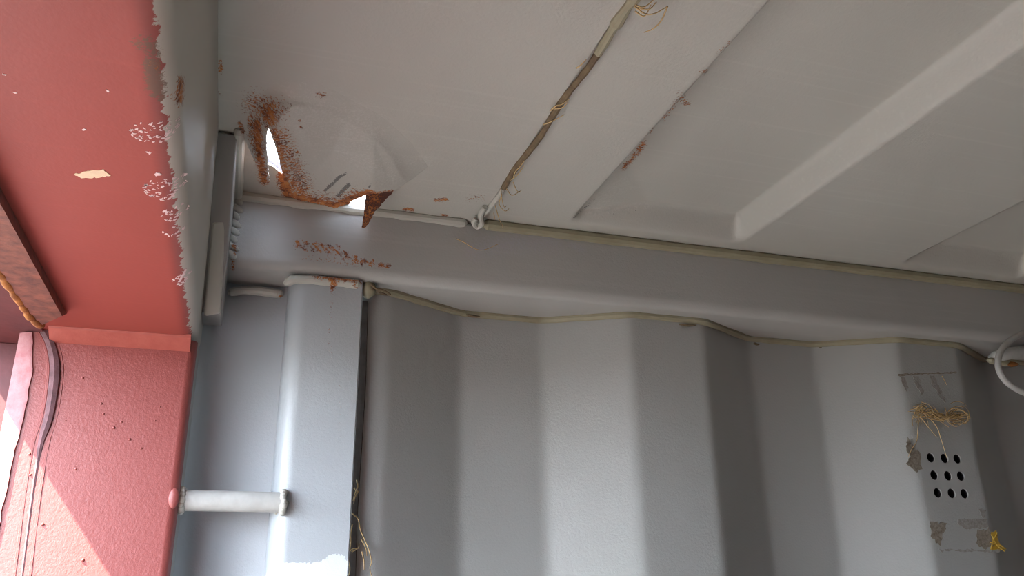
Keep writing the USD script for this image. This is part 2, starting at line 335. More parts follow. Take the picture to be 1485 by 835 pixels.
# ------------------------------------------------------------------ ceiling: header plate with the torn dent, then the stamped roof sheet
TEAR1 = [(380, 215), (384, 180), (393, 171), (406, 192), (414, 220), (419, 258), (408, 252), (398, 243), (387, 237)]
TEAR2 = [(505, 298), (516, 301), (527, 306), (536, 299), (540, 283), (530, 277), (515, 285)]
tears = [Polygon([tuple(at(x, y, 2, ZC)[:2]) for x, y in t_]) for t_ in (TEAR1, TEAR2)]
cl = thing('ceiling', 'cream painted steel container ceiling with a rusty torn dent', 'ceiling', 'structure')
def plate(rect, hole, fine, coarse, yfine):
    x0, x1, y0, y1 = rect; pts = []
    for (a, b, c, d, s) in ((x0, x1, y0, yfine, coarse), (x0, x1, yfine, y1, fine)):
        gx, gy = np.meshgrid(np.linspace(a, b, max(2, int((b - a) / s))), np.linspace(c, d, max(2, int((d - c) / s))))
        pts.append(np.stack([gx.ravel(), gy.ravel()], 1))
    P = np.vstack(pts); P[:, 0] += np.where((P[:, 0] > x0 + 1e-6) & (P[:, 0] < x1 - 1e-6), (P[:, 1] * 977) % .0003, 0)
    g_ = np.random.default_rng(1); rings = [dense(np.array(h_.exterior.coords)[:-1], .0012) for h_ in hole]
    rings = [r_ + g_.normal(0, .0002, r_.shape) for r_ in rings]; hp = MultiPolygon([Polygon(r_) for r_ in rings])
    P = P[~contains_xy(hp.buffer(.0008), P[:, 0], P[:, 1])]
    P = np.unique(np.round(np.vstack([P, *rings]), 7), axis=0)
    t = Delaunay(P).simplices; c = P[t].mean(1); t = t[~contains_xy(hp, c[:, 0], c[:, 1])]
    return slab(np.column_stack([P, np.full(len(P), ZC)]), t, np.array([0, 0, .0016]))
obj('header_plate', plate((-.18, XS, YFAR - .05, .672), tears, .0022, .05, .2), 'ceil', cl, marks={'rust': RUST_CEIL, 'chalk': CHALK_CEIL, 'dirt': DIRT_CEIL})

# the dented flap: smooth upper border (still joined) and the torn, hanging lower edge
SOFT = [(345, 176), (350, 150), (372, 118), (420, 96), (490, 104), (560, 140), (610, 186), (634, 224)]
EDGE = [(627, 236), (600, 258), (572, 277), (552, 280), (533, 282), (515, 289), (500, 297), (486, 302), (470, 297.5), (450, 293.5), (432, 290), (419, 285), (414, 274), (411, 258), (408, 244), (404, 230), (400, 214), (396, 203), (393, 194), (389, 186),
        (386.5, 196), (386.5, 212), (388, 228), (388.5, 246), (391, 264), (387, 262), (384, 268), (381, 262), (377, 250), (367, 229), (357, 207), (350, 192)]
soft = smooth_path(SOFT, 10)
def line_dist(q, pts):
    pts = np.asarray(pts, float); d = np.full(len(q), 1e9)
    for a, b in zip(pts[:-1], pts[1:]):
        ab = b - a; t = np.clip(((q - a) @ ab) / (ab @ ab), 0, 1); d = np.minimum(d, np.linalg.norm(q - a - t[:, None] * ab, axis=1))
    return d
def dent(q):              # how far the flap hangs below the ceiling
    ds = line_dist(q, soft); de = line_dist(q, EDGE)
    t = ds / (ds + de + 1e-6); lip = np.clip((632 - q[:, 0]) / 90, 0, 1) * np.clip((q[:, 0] - 346) / 25, 0, 1)
    return -.0007 + .0142 * lip * t * t * (3 - 2 * t) * np.clip(ds / 60, 0, 1)
def hanging(border, depth, fill, thick, seed, rough=.35):
    ring = dense(border, 1.6) + np.random.default_rng(seed).normal(0, rough, (len(dense(border, 1.6)), 2)); pg = Polygon(ring).buffer(0)
    if pg.geom_type != 'Polygon': pg = max(pg.geoms, key=lambda a: a.area)
    ring = np.array(pg.exterior.coords)[:-1]
    (x0, y0), (x1, y1) = ring.min(0), ring.max(0)
    gx, gy = np.meshgrid(np.arange(x0, x1, fill), np.arange(y0, y1, fill)); G = np.stack([gx.ravel(), gy.ravel()], 1)
    G += np.random.default_rng(seed).uniform(-.2, .2, G.shape) * fill
    G = G[contains_xy(pg.buffer(-fill * .5), G[:, 0], G[:, 1])]
    P = np.vstack([ring, G]); t = Delaunay(P).simplices; c = P[t].mean(1); t = t[contains_xy(pg, c[:, 0], c[:, 1])]
    dep = depth(P)
    A = np.array([at(x, y, 2, ZC - d) for (x, y), d in zip(P, dep)])
    return slab(A, t, np.array([0, 0, thick]))
obj('torn_flap', hanging(list(soft) + EDGE, dent, 2.6, .0011, 5), 'ceil', cl, label='dented ceiling flap with ragged rust-brown edge', marks={'rust': RUST_CEIL, 'chalk': CHALK_CEIL, 'dirt': DIRT_CEIL})
SPIKE = [(531, 281), (548, 279), (571, 277), (562, 286), (553, 296), (543, 308), (537, 320), (529, 331), (525, 330), (527, 318), (529, 304), (530, 292)]
obj('torn_spike', hanging(SPIKE, lambda q: .0115 + .016 * np.clip((q[:, 1] - 279) / 52, 0, 1) - .004 * np.clip((q[:, 0] - 530) / 40, 0, 1), 2.2, .0012, 8, .5), 'rust_dark', cl, label='brown rusty metal spike hanging from the tear', marks={'rust': [([(545, 285), (535, 310), (527, 330)], 14, .62)]})
# lip of the header plate bent up behind the tear
LIP = [(387, 237), (398, 243.5), (408, 252), (412, 255), (411, 246), (401, 233), (387, 224)]
def lip_up(q):
    low = np.array([(387, 237), (398, 243.5), (408, 252), (413, 256)]); d = line_dist(q, low); return -.0012 * d
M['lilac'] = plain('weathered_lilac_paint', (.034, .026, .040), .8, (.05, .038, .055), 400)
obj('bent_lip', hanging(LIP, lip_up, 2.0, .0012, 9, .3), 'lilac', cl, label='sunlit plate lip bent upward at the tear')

# added strips standing on the roof, they keep sun from shining through each hole
for pts_, hgt, lean in ([(383, 186), (379, 215), (383, 240)], .020, -.002), ([(531, 276), (515, 284.5), (504, 298)], .034, .006):
    w_ = smooth_path([at(x, y, 2, ZC + .001) for x, y in pts_], 8); n_ = len(w_)
    hh = hgt * (.75 + .25 * np.sin(np.linspace(.3, 2.9, n_))) * (1 + .12 * meshkit.noise(w_ * 300))
    up = w_ + np.column_stack([lean + 0 * hh, 0 * hh, hh])
    f_ = np.vstack([[(k_, k_ + 1, n_ + k_ + 1), (k_, n_ + k_ + 1, n_ + k_)] for k_ in range(n_ - 1)])
    obj('sun_block_strip', slab(np.vstack([w_, up]), f_, np.array([-.0012, -.0004, 0])), 'rust_dark', cl, smooth=40)

DC = .019
STEPS = [(.2405, .2530, 1), (.3885, .4020, -1), (.5700, .5830, 1), (.7040, .7150, -1)]
x = .84
while x < XEND - .3:
    STEPS += [(x, x + .014, 1), (x + .17, x + .184, -1)]; x += .32
def roof_h(X, Y):
    h = np.zeros_like(X)
    for a, b, s in STEPS:
        t = np.clip((X - a) / (b - a), 0, 1); h += s * t * t * (3 - 2 * t)
    tap = np.clip((.597 - Y) / .022, 0, 1); tap = tap * tap * (3 - 2 * tap)
    h = h * tap
    a, b, c = np.array([.2395, .592]), np.array([.2495, .505]), np.array([.315, .590])   # the folded corner by the first step
    n = np.array([-(c - b)[1], (c - b)[0]]); n = n / np.linalg.norm(n)
    s = ((a - b) @ n); dist = (X - b[0]) * n[0] + (Y - b[1]) * n[1]
    face = .30 + .70 * np.clip(1 - dist / s, 0, 1)
    inside = (dist / s > 0) & (X > .2395) & (X < .33)
    h = np.where(inside, np.minimum(h, face * np.clip((.600 - Y) / .012, 0, 1)), h)
    return DC * h
gx = [XS - .004]
while gx[-1] < XEND:
    gx.append(gx[-1] + (.0018 if any(a - .012 < gx[-1] < b + .012 for a, b, s in STEPS) else (.004 if gx[-1] < .8 else .012)))
gy = np.unique(np.round(np.r_[np.linspace(YFAR - .05, .2, 12), np.arange(.2, .49, .006), np.arange(.49, .612, .0018), .63, .65, .672], 5))
X, Y = np.meshgrid(np.array(gx), gy); Z = ZC + .0017 + roof_h(X, Y)
n0, n1 = X.shape; idx = np.arange(n0 * n1).reshape(n0, n1)
a, b, c, d = idx[:-1, :-1].ravel(), idx[:-1, 1:].ravel(), idx[1:, 1:].ravel(), idx[1:, :-1].ravel()
roof = slab(np.stack([X.ravel(), Y.ravel(), Z.ravel()], 1), np.vstack([np.stack([a, b, c], 1), np.stack([a, c, d], 1)]), np.array([0, 0, .0016]))
obj('roof_sheet', roof, 'ceil', cl, smooth=40, marks={'rust': RUST_ROOF, 'chalk': [([(850, 305), (900, 272)], 22, .6), ([(860, 312), (940, 298)], 8, .6), ([(720, 300), (830, 315)], 12, .45)],
    'dirt': [([(1460, 232), (1462, 232)], 2.2, .7), ([(832, 316), (850, 300), (862, 288)], 2.5, .5), ([(870, 314), (915, 308), (940, 297)], 1.8, .45)]})

# ------------------------------------------------------------------ top side rail
rail = thing('top_side_rail', 'long grey painted steel rail between corrugated wall and ceiling', 'rail')
rb, rt = .0085, .004
prof = [(YR, ZC - rt)] + arc(YR + rb, ZU + rb, rb, 180, 270, 9) + arc(.673 - .004, ZU + .004, .004, -90, 0, 4) + arc(.673 - .004, ZC - .005, .004, 0, 90, 4) + arc(YR + rt, ZC - .0002 - rt, rt, 90, 180, 4)
prof = dense(prof, .0022)
st = np.r_[np.arange(XH + .0005, .76, .0022), np.linspace(.78, XEND, 30)]
RUST_RAIL = []
for k_, (hx, hy, ln) in enumerate([(431, 350, 14), (443, 352, 16), (455, 353, 17), (465, 354, 17), (476, 355, 18), (487, 358, 18), (500, 366, 14), (514, 372, 12), (526, 377, 8), (538, 380, 7), (552, 383, 5), (562, 385, 4)]):
    for q_ in range(3):
        RUST_RAIL.append(([(hx - 4 + q_ * 1.0, hy + ln * q_ / 3 + 1), (hx + 4, hy + ln * q_ / 3 - 2)], 2.2, .84))
RUST_RAIL += [([(425, 352), (425, 362)], 2, .6), ([(440, 374), (480, 378), (520, 384)], 5, .45), ([(449, 400), (490, 404), (527, 409)], 2.2, .9), ([(912, 351), (913, 352)], 1.6, .9), ([(338, 378), (338, 390)], 4, .7), ([(336, 300), (340, 360)], 3, .5)]
CHALK_RAIL = [([(830, 356), (845, 362)], 8, .8), ([(690, 362), (740, 352), (800, 350)], 22, .8), ([(545, 335), (575, 345)], 14, .4), ([(700, 385), (690, 400)], 14, .4)]
obj('rail_tube', sweep(prof, st, lambda P, s: np.column_stack([np.full(len(P), s), P])), 'rail', rail, smooth=40, marks={'rust': RUST_RAIL, 'chalk': CHALK_RAIL})

# ------------------------------------------------------------------ door header
hd = thing('door_header', 'red painted door header beam with scuffs and jagged cream paint edge', 'beam')
r = .011
prof = [(-.18, ZH), (-.18, ZC - .0005), (XH, ZC - .0005)] + arc(XB - r, ZH + r, r, 0, -90, 10)
prof = dense(prof, .0016)
st = np.r_[np.linspace(YFAR, .18, 12), np.arange(.19, .63, .0022), np.linspace(.632, .70, 8)]
SCUFF = []
g = np.random.default_rng(11)
for (cx, cy, rx, ry, n_) in [(222, 193, 34, 14, 70), (238, 276, 30, 14, 70), (252, 314, 18, 10, 26), (262, 408, 12, 6, 24), (250, 338, 14, 8, 10)]:
    for k_ in range(n_):
        a_ = g.uniform(0, 2 * np.pi); q_ = g.uniform(.3, 1) if k_ % 3 else 1.0
        px_, py_ = cx + rx * q_ * math.cos(a_), cy + ry * q_ * math.sin(a_) + (cx + rx * q_ * math.cos(a_) - cx) * .12
        SCUFF.append(([(px_, py_), (px_ + g.uniform(1, 4), py_ + g.uniform(-1.2, 1.8))], g.uniform(.6, 1.3), 1.0))
SCUFF += [([(20, 134), (24, 135)], 1.6, .9), ([(155, 131), (157, 132)], 1.8, .9), ([(4, 107), (8, 108)], 1.5, .8), ([(213, 220), (218, 222)], 2, .8), ([(226, 252), (232, 253)], 3, .8), ([(120, 187), (124, 187)], 1.4, .7), ([(270, 395), (258, 412)], 4, .95)]
SMUDGE = [([(220, 96), (228, 130)], 14, 1.0), ([(215, 60), (226, 78)], 11, .8), ([(231, 146), (234, 144)], 3.5, 1.), ([(200, 62), (222, 70)], 12, .65)]
RUST_HD = [([(262, 116), (260, 148)], 7, .86), ([(248, 140), (258, 146)], 4, .7), ([(224, 92), (232, 100)], 9, .5)]
obj('beam_body', sweep(prof, st, lambda P, s: np.column_stack([P[:, 0], np.full(len(P), s), P[:, 1]])), 'header', hd, smooth=40, marks={'chalk': [], 'peel': SCUFF[:0], 'dirt': SMUDGE, 'rust': RUST_HD})
flecks = []
for i_, (pts, w_, k_) in enumerate(SCUFF):
    (xa, ya), (xb, yb) = pts
    flecks.append(patch([(xa - w_, ya), (xa, ya - w_ * .8), (xb, yb - w_ * .6), (xb + w_, yb), (xb, yb + w_ * .7), (xa, ya + w_ * .9)], 2, ZH, .00015, .5, i_, step=1.6))
M['scuff'] = plain('scuffed_pale_paint', (.70, .52, .53), .7, (.80, .66, .66), 300)
flk = join(*flecks); over = np.clip(flk.vertices[:, 0] - (XB - r), 0, r * .93)     # follow the rounded lower corner of the beam
flk.vertices[:, 2] += r - np.sqrt(r * r - over * over)
tag(obj('scuff_mark', flk, 'scuff', hd, smooth=False), 'pale flecked scuffs near the cream paint edge', kind='stuff')
obj('paint_chip', patch([(107, 253), (121, 249), (133, 247), (149, 246), (161, 254), (140, 257), (118, 258)], 2, ZH, .0002, .6, 2), 'chip', hd, smooth=False, label='cream patch of bare paint')
obj('end_weld', m3.Manifold.hull_points(np.array([(x, y, z) for x in (-.123, XB - .004) for (y, z) in ((YP - .0125, ZH + .001), (YP + .002, ZH + .001), (YP + .002, ZH - .0090), (YP - .0112, ZH - .0012))])), 'red_weld', hd, smooth=20, label='lighter red weld fillet along the post')
K = 1.05899
bb = m3.Manifold.hull_points(np.array([(-.1000 * K, YFAR, ZH - .0085), (-.1028 * K, YFAR, ZH + .001), (-.1170 * K, YFAR, ZH - .0085), (-.1200 * K, YFAR, ZH + .001),
     (-.1000 * K, .5108 * K, ZH - .0085), (-.1020 * K, .5345 * K, ZH + .001), (-.1145 * K, .5335 * K, ZH - .0085), (-.1170 * K, .519 * K, ZH - .0085), (-.1200 * K, .548 * K, ZH + .001)]))
obj('gasket_bar', bb, 'brown_bar', hd, smooth=20, label='brown scratched flat bar under the beam')
obj('added_dark_plate', box(-.1795, -.1275, YFAR, .638, ZH - .0016, ZH + .001), 'maroon', hd, label='added darker red plate on the outer underside')  # added thin plate, darker than the red underside it covers
obj('rust_edge', bead([(-.1185 * K, YFAR + .1, ZH - .0066), (-.1185 * K, .40, ZH - .0066), (-.1183 * K, .50, ZH - .0072), (-.1175 * K, .518 * K, ZH - .0079), (-.1150 * K, .538 * K, ZH - .0071)], .0016, .9, 230, 3, .0015), 'rust_orange', hd, label='orange rust along the bar edge')

# ------------------------------------------------------------------ corner post (red outside, cream recess)
post = thing('corner_post', 'red painted steel corner post of the doorway with cream recess', 'post')
outer = [(-.1245 * K, YP)] + arc(XB - .006, YP + .006, .006, -90, 0, 8) + [(XB, .655), (-.038, .655), (-.038, .70), (-.21, .70), (-.21, .640), (-.1335 * K, .640), (-.1335 * K, YP + .0045)]
pm = extrude_z(outer, 0, ZH + .0005)
obj('outer_section', pm, 'post', post, smooth=40)
obj('added_dark_plate', box(-.2095, -.1342 * K, .6370, .6402, 0, ZH - .002), 'maroon', post, label='added darker red plate outside the post edge')  # thin plate added to darken the face beside the post edge
q0 = lambda x, y: at(x, y, 1, YP)
L1 = [q0(46, 482), q0(46, 540), q0(36, 592), q0(22, 650), q0(3, 735), q0(-16, 835)]
L1.append(L1[-1] + np.array([-.001, 0, -.4]))
zz = np.linspace(L1[0][2], L1[-1][2], 160); xx_ = np.interp(-zz, [-p_[2] for p_ in L1], [p_[0] for p_ in L1]) + .0009 * meshkit.noise(np.stack([zz * 160, 0 * zz, 0 * zz], 1))
rows = [np.array([(x_ + .0006, YP + .0012, z_), (x_, YP - .0012, z_), (x_ - .002, YP - .0010, z_), (-.1340 * K, YP + .0030, z_), (-.1340 * K, YP + .0052, z_)]) for x_, z_ in zip(xx_, zz)]
ed = sweep(np.arange(5), range(len(rows)), lambda P, k_: rows[k_])
obj('edge_strip', ed, 'pink_edge', post, smooth=25, label='worn pale pink paint strip on the outer edge')
G1 = [q0(63, 478), q0(74, 500), q0(80, 530), q0(78, 562), q0(71, 605), q0(60, 640), q0(51, 690), q0(44, 740), q0(32, 835), q0(24, 900)]
gp = smooth_path(G1, 10); gp[:, 1] = YP + .0008
gr = tube(gp, np.interp(np.arange(len(gp)), [0, 25, 45, 55, len(gp)], [.0028, .0038, .0030, .0014, .0010]), 8)
obj('seam_bead', gr, 'groove', post, label='dark bead of old sealant down the post')
for s_ in (-1, 1):
    gs = gp.copy(); gs[:, 0] += s_ * .0042
    obj('paint_ridge', tube(gs, .0010 * (1 + .5 * meshkit.noise(gs * 90)), 6), 'post', post)
blobs = [trimesh.creation.icosphere(2, rr) for rr in g.uniform(.0005, .0011, 16)]
bl_px = [(188, 637), (140, 552), (147, 585), (176, 612), (120, 548), (95, 610), (43, 658), (44, 688), (120, 812), (232, 590), (150, 600), (110, 680), (165, 620), (62, 760), (225, 610), (205, 650)]
for b_, (xx, yy) in zip(blobs, bl_px):
    b_.apply_translation(at(xx, yy, 1, YP))
tag(obj('paint_pimple', join(*blobs), 'post', post), 'small bumps under the red paint', kind='stuff')
# recess panel between the red section and the inner channel, slightly dished
xs = np.linspace(XB - .0025, .030, 26); t = (xs - xs[0]) / (xs[-1] - xs[0])
ys = YREC + .004 * np.sin(np.pi * t) - .005 * np.clip(1 - t / .18, 0, 1) ** 2
obj('recess_panel', extrude_z(np.vstack([np.stack([xs, ys], 1), np.stack([xs[::-1], ys[::-1] + .006], 1)]), 0, ZU + .0005), 'bluish', post, smooth=40)  # lighter bluish coat stands in for sky light missing in the recess
obj('recess_weld', bead([at(330, 424, 1, YREC - .001), at(352, 421, 1, YREC - .002), at(378, 422, 1, YREC - .002), at(411, 427, 1, YREC - .001)], .0027, .45, 160, 5, .002), 'weld', post, marks={'rust': [([(404, 428), (408, 429)], 3, .8), ([(352, 424), (380, 424)], 1, .2)]})

# ------------------------------------------------------------------ inner channel of the post
R = .013; YC = .6180; XL, XR = .0265, .0806
ch = thing('inner_channel', 'rounded upright steel channel beside the recess, cool grey paint', 'post')
prof = [(XL, .672)] + arc(XL + R, YC + R, R, 180, 270, 14) + [(XR - .001, YC), (XR, YC + .001), (XR, YC + .005), (.062, YC + .008), (.056, .672)]
prof = dense(prof, .0016)
st = np.r_[np.linspace(0, CZ - .08, 20), np.arange(CZ - .075, ZU - .0008, .002), ZU - .0008]
PEEL = [([(405, 845), (440, 838), (500, 834)], 22, 1.0, .3), ([(470, 820), (482, 812), (492, 812)], 8, 1.0, .3), ([(412, 824), (440, 824)], 9, 1., .3)]
obj('channel_section', sweep(prof, st, lambda P, s: np.column_stack([P, np.full(len(P), s)])), 'bluish', ch, smooth=40,
    marks={'peel': PEEL, 'rust': [([(484, 408), (482, 418)], 5, .85), ([(481, 425), (478, 470), (480, 520)], 4, .38), ([(515, 408), (515, 418)], 3, .62), ([(495, 560), (492, 640)], 5, .32)], 'chalk': [([(425, 500), (440, 514)], 4, .5)]})
obj('top_weld', bead([at(412, 412, 1, YC + .002), at(424, 405, 1, YC), at(450, 405, 1, YC - .0008), at(475, 408, 1, YC - .001), at(500, 410, 1, YC - .001), at(524, 413, 1, YC)], .0030, .35, 140, 8), 'weld', ch,
    marks={'rust': [([(455, 402), (490, 405), (526, 409)], 2.6, .95), ([(484, 404), (483, 416)], 6, .95), ([(514, 410), (516, 418)], 4, .7)]}, label='pale weld bead with rust at the channel top')

# ------------------------------------------------------------------ lashing bar
lb = thing('lashing_bar', 'short white round steel bar across the post recess', 'bar')
YB = .6170
bar_px = [at(258, 725.5, 1, YB), at(325, 726.5, 1, YB), at(396, 728, 1, YB)]
obj('bar_rod', tube(smooth_path([(XB - .001, YB, bar_px[0][2]), bar_px[1], (.0335, YB, bar_px[2][2])], 8), .0068, 20), 'white', lb)
cw = []
for k_ in range(14):
    a_ = k_ * 2 * np.pi / 14; s_ = trimesh.creation.icosphere(1, .0022 + .0007 * g.random()); s_.apply_translation((XB + .0012, YB + .0062 * math.cos(a_), bar_px[0][2] + .0066 * math.sin(a_))); cw.append(s_)
obj('weld_collar', join(*cw), 'weld', lb)
def chan_y(x): return YC + R - math.sqrt(max(0, R * R - max(0, XL + R - max(x, XL)) ** 2))
cw = []
for k_ in range(11):
    a_ = -1.9 + k_ * 3.8 / 10; s_ = trimesh.creation.icosphere(1, .0021 + .0008 * g.random()); s_.apply_translation((.0330 + .0012 * g.random(), YB - .0062 * math.cos(a_), bar_px[2][2] + .0068 * math.sin(a_))); cw.append(s_)
obj('weld_collar', join(*cw), 'weld', lb)
dm = trimesh.creation.icosphere(3, .0062); dm.vertices *= (.55, .35, 1.05); dm.apply_translation(at(250, 722, 1, YP) + np.array([.0008, .0008, 0]))
obj('weld_dome', dm, 'post', lb, label='red painted weld dome on the post edge')
for xx, yy, rr in ((385, 715, .0022), (398, 722, .0019), (405, 719, .0015), (399, 731, .0021), (410, 729, .0016), (390, 737, .0026), (395, 741, .0018)):
    s_ = trimesh.creation.icosphere(2, rr); q_ = at(xx + 6, yy, 1, YC); s_.apply_translation((q_[0], chan_y(q_[0]), q_[2])); obj('weld_blob', s_, 'weld', lb)

# ------------------------------------------------------------------ gusset in the corner
gs = thing('corner_gusset', 'worn grey triangular gusset plate in the corner under the header', 'gusset')
GX0, GX1 = -.0330, -.0186
def gus(pts, x0, x1, rr=.0012):
    return hull([(x, y, z) for x in (x0 + rr, x1 - rr) for y, z in pts], rr, 10)
obj('gusset_plate', gus([(.5225, ZC - .002), (.612, CZ + .1945), (.640, CZ + .1945), (.640, ZC - .002)], GX0, GX1), 'steel', gs, smooth=40, marks={'rust': [([(318, 183), (324, 185)], 3, .8)], 'dirt': [([(330, 215), (322, 260)], 7, .3)]})
obj('gusset_pad', hull([(-.0283, .5655, CZ + .2420), (-.0228, .5650, CZ + .2440), (-.0288, .6090, CZ + .1925), (-.0215, .6085, CZ + .1945), (-.0285, .612, CZ + .20), (-.0215, .612, CZ + .20)], .0018, 10), 'weld', gs, smooth=50, label='pale lower pad of the gusset')
obj('ceiling_weld', bead([(GX1 + .001, .5140, ZC - .001), (GX1 + .0015, .55, ZC - .002), (GX1 + .002, .585, ZC - .002), (GX1 + .002, .612, ZC - .004)], .0030, .3, 120, 12), 'weld', gs, marks={'rust': [([(348, 180), (353, 192)], 4, .8)]})
wb = []
for k_ in range(8):
    s_ = trimesh.creation.icosphere(2, .0040); s_.vertices *= (1.0 + .3 * math.sin(k_ * 2.3), .55, .72 + .15 * math.sin(k_ * 3.1)); s_.vertices[:, 2] += s_.vertices[:, 0] * -.4; s_.apply_translation((GX1 + .0022, YR + .0002, ZC - .006 - k_ * .0062)); wb.append(s_)
obj('ripple_weld', join(*wb), 'weld', gs, marks={'rust': [([(340, 356), (341, 366)], 4, .8), ([(334, 300), (336, 340)], 2, .3)]}, label='rippled weld between gusset and rail')

# ------------------------------------------------------------------ sealant and weld beads
ce = obj('ceiling_weld_bead', bead([(XH + .004, YR - .0005, ZC - .0015), (.03, YR - .001, ZC - .0022), (.09, YR - .001, ZC - .0020), (.135, YR - .001, ZC - .0022), (.160, YR - .001, ZC - .0022)], .0030, .6, 150, 21, .002), 'weld', marks={'rust': [([(586, 303), (598, 304)], 3, .8), ([(640, 311), (650, 313)], 1.6, .9)]})
tag(ce, 'ragged pale weld bead between the dented ceiling plate and rail', 'weld')
tb = obj('roof_sealant', bead([(XS + .004, YR - .0012, ZC - .0015), (.4, YR - .0015, ZC - .0015), (.8, YR - .0015, ZC - .0015), (XEND, YR - .0015, ZC - .0015)], .0044, .15, 60, 22, .004), 'tan')
tag(tb, 'straight tan sealant bead between stamped roof and rail', 'sealant')
xs = np.arange(.0885, 1.6, .003)
wbp = np.stack([xs, wall_soft(xs) - .0012, np.full(len(xs), ZU - .0012)], 1)
ws = thing('wall_sealant', 'wavy tan sealant bead along the top of the corrugated wall', 'sealant')
obj('bead', bead(wbp, .0031, .2, 90, 23), 'tan', ws)
for (x0_, y0_, x1_, y1_) in ((676, 456, 696, 459), (545, 420, 562, 428), (985, 470, 1010, 471), (800, 463, 812, 465), (1093, 497, 1101, 499), (1186, 502, 1195, 503)):
    yv = wall_y(at(x0_, y0_, 1, YI)[0]) - .0016
    obj('loose_flake', tube(smooth_path([at(x0_, y0_, 1, yv), at((x0_ + x1_) / 2, (y0_ + y1_) / 2 + 1.2, 1, yv - .0015), at(x1_, y1_, 1, yv - .001)], 4), [.0004, .0009, .0012, .0012, .0011, .001, .0009, .0007, .0004], 5), 'straw_caulk', ws, label='curled sealant flake')
cs = thing('channel_sealant', 'dark brown sealant strip in the gap beside the upright channel', 'sealant')
z_ = np.linspace(.02, ZU - .012, 150)
obj('strip', sweep(np.array([(-.0034, 0), (-.0034, -.003), (.0024, -.0035), (.0034, 0)]), z_, lambda P, s: np.column_stack([.0845 + P[:, 0] + .0006 * math.sin(s * 37) * 1, YI + P[:, 1] + .0004 * math.sin(s * 91), np.full(len(P), s)])), 'brown_caulk', cs)
kb = trimesh.creation.icosphere(3, .0056); kb.vertices *= (1.0, .8, 1.25); kb.vertices += .0009 * meshkit.noise(kb.vertices * 320)[:, None] * kb.vertex_normals; kb.apply_translation(at(534, 419, 1, .624))
obj('sealant_blob', kb, 'tan', cs, label='tan sealant blob under the rail')
hk = smooth_path([at(537, 411, 1, .618), at(545, 418, 1, .620), at(556, 421, 1, .622), at(566, 427, 1, .626)], 5)
obj('sealant_tail', tube(hk, .0009, 6), 'straw_caulk', cs)

sm = thing('seam_sealant', 'narrow straw-brown sealant bead along the roof plate seam', 'sealant')
ya, yb_, yc_ = .612, .508, .352
seg = lambda y0, y1: [(XS + .001 + .003 * (yy - .612) / -.35 + .0009 * math.sin(yy * 70), yy, ZC - .0006) for yy in np.linspace(y0, y1, 14)]
obj('pale_length', bead(seg(.612, .548), .0018, .5, 190, 31, .002), 'white_caulk', sm, label='grey-white painted end near the rail')
obj('brown_length', bead(seg(.549, .372), .0018, .4, 160, 32, .002), 'straw_caulk', sm)
obj('lumpy_length', bead(seg(.374, .20), .0023, .7, 200, 33, .002), 'tan', sm, label='pale lumpy end toward the camera')
kn = smooth_path([at(703, 300, 2, ZC - .002), at(697, 312, 2, ZC - .004), at(699, 324, 2, ZC - .006), at(692, 329, 2, ZC - .007), at(687, 323, 2, ZC - .006), at(690, 317, 2, ZC - .004)], 6)
obj('sealant_curl', tube(kn, .0021, 8), 'white_caulk', sm, label='curled knob of pale sealant at the rail')

# ------------------------------------------------------------------ ventilation holes
vt = thing('ventilator', 'dark ventilator behind nine round holes in the corrugated wall', 'ventilator')
hb = box(.5925, .6525, YI + .010, YI + .034, CZ + .06, CZ + .15)
obj('housing', hb, 'black', vt)
for hx, hz in HOLES:
    rg = m3.Manifold.cylinder(.0088, .0046, .0046, 24) - m3.Manifold.cylinder(.03, .0043, .0043, 24).translate((0, 0, -.01))
    obj('hole_sleeve', rg.rotate((90, 0, 0)).translate((hx, YI + .0102, hz)), 'black', vt)

# ------------------------------------------------------------------ tape residue on the wall
YT = YI - .00002
t1 = thing('tape_residue', 'thin dark glue line with drips above the straw clump', 'tape residue')
obj('glue_line', patch([(1303, 542), (1340, 540.5), (1388, 539), (1388, 541), (1340, 543), (1303, 545)], 1, YT, .0003, .5, 41), 'residue', t1, smooth=False)
for i_, pl in enumerate([[(1304, 546), (1311, 546), (1317, 562), (1314, 568), (1309, 558)], [(1323, 545), (1332, 545), (1340, 570), (1336, 574), (1329, 558)], [(1347, 544), (1354, 544), (1368, 572), (1372, 584), (1362, 576), (1352, 558)]]):
    obj('glue_drip', patch(pl, 1, YT, .00025, .8, 42 + i_), 'residue2', t1, smooth=False)
t2 = thing('tape_residue', 'brown smear of glue left of the ventilation holes', 'tape residue')
obj('smear', patch([(1317, 634), (1324, 646), (1332, 656), (1338, 663), (1334, 670), (1337, 680), (1330, 684), (1322, 676), (1315, 672), (1319, 660), (1314, 648)], 1, YT, .0003, 1.3, 51), 'residue', t2, smooth=False)
t3 = thing('tape_residue', 'patchy brown tape remains below the ventilation holes', 'tape residue')
for i_, (pl, mt) in enumerate([([(1349, 757), (1372, 757), (1371, 768), (1366, 776), (1364, 792), (1357, 786), (1350, 778)], 'residue'), ([(1390, 754), (1432, 752), (1433, 764), (1410, 768), (1391, 764)], 'residue2'),
                               ([(1416, 768), (1434, 766), (1440, 790), (1430, 796), (1417, 792)], 'residue'), ([(1362, 796), (1400, 797), (1450, 797), (1450, 799.5), (1400, 799.5), (1362, 798.5)], 'residue2'), ([(1420, 738), (1430, 740), (1426, 750), (1422, 748)], 'residue2')]):
    obj('tape_scrap', patch(pl, 1, YT, .0003, 1.1, 61 + i_), mt, t3, smooth=False)
yw = float(wall_y(at(1442, 785, 1, YI + .01)[0]))
yl = thing('yellow_scrap', 'small torn yellow scrap beside the lower tape remains', 'scrap')
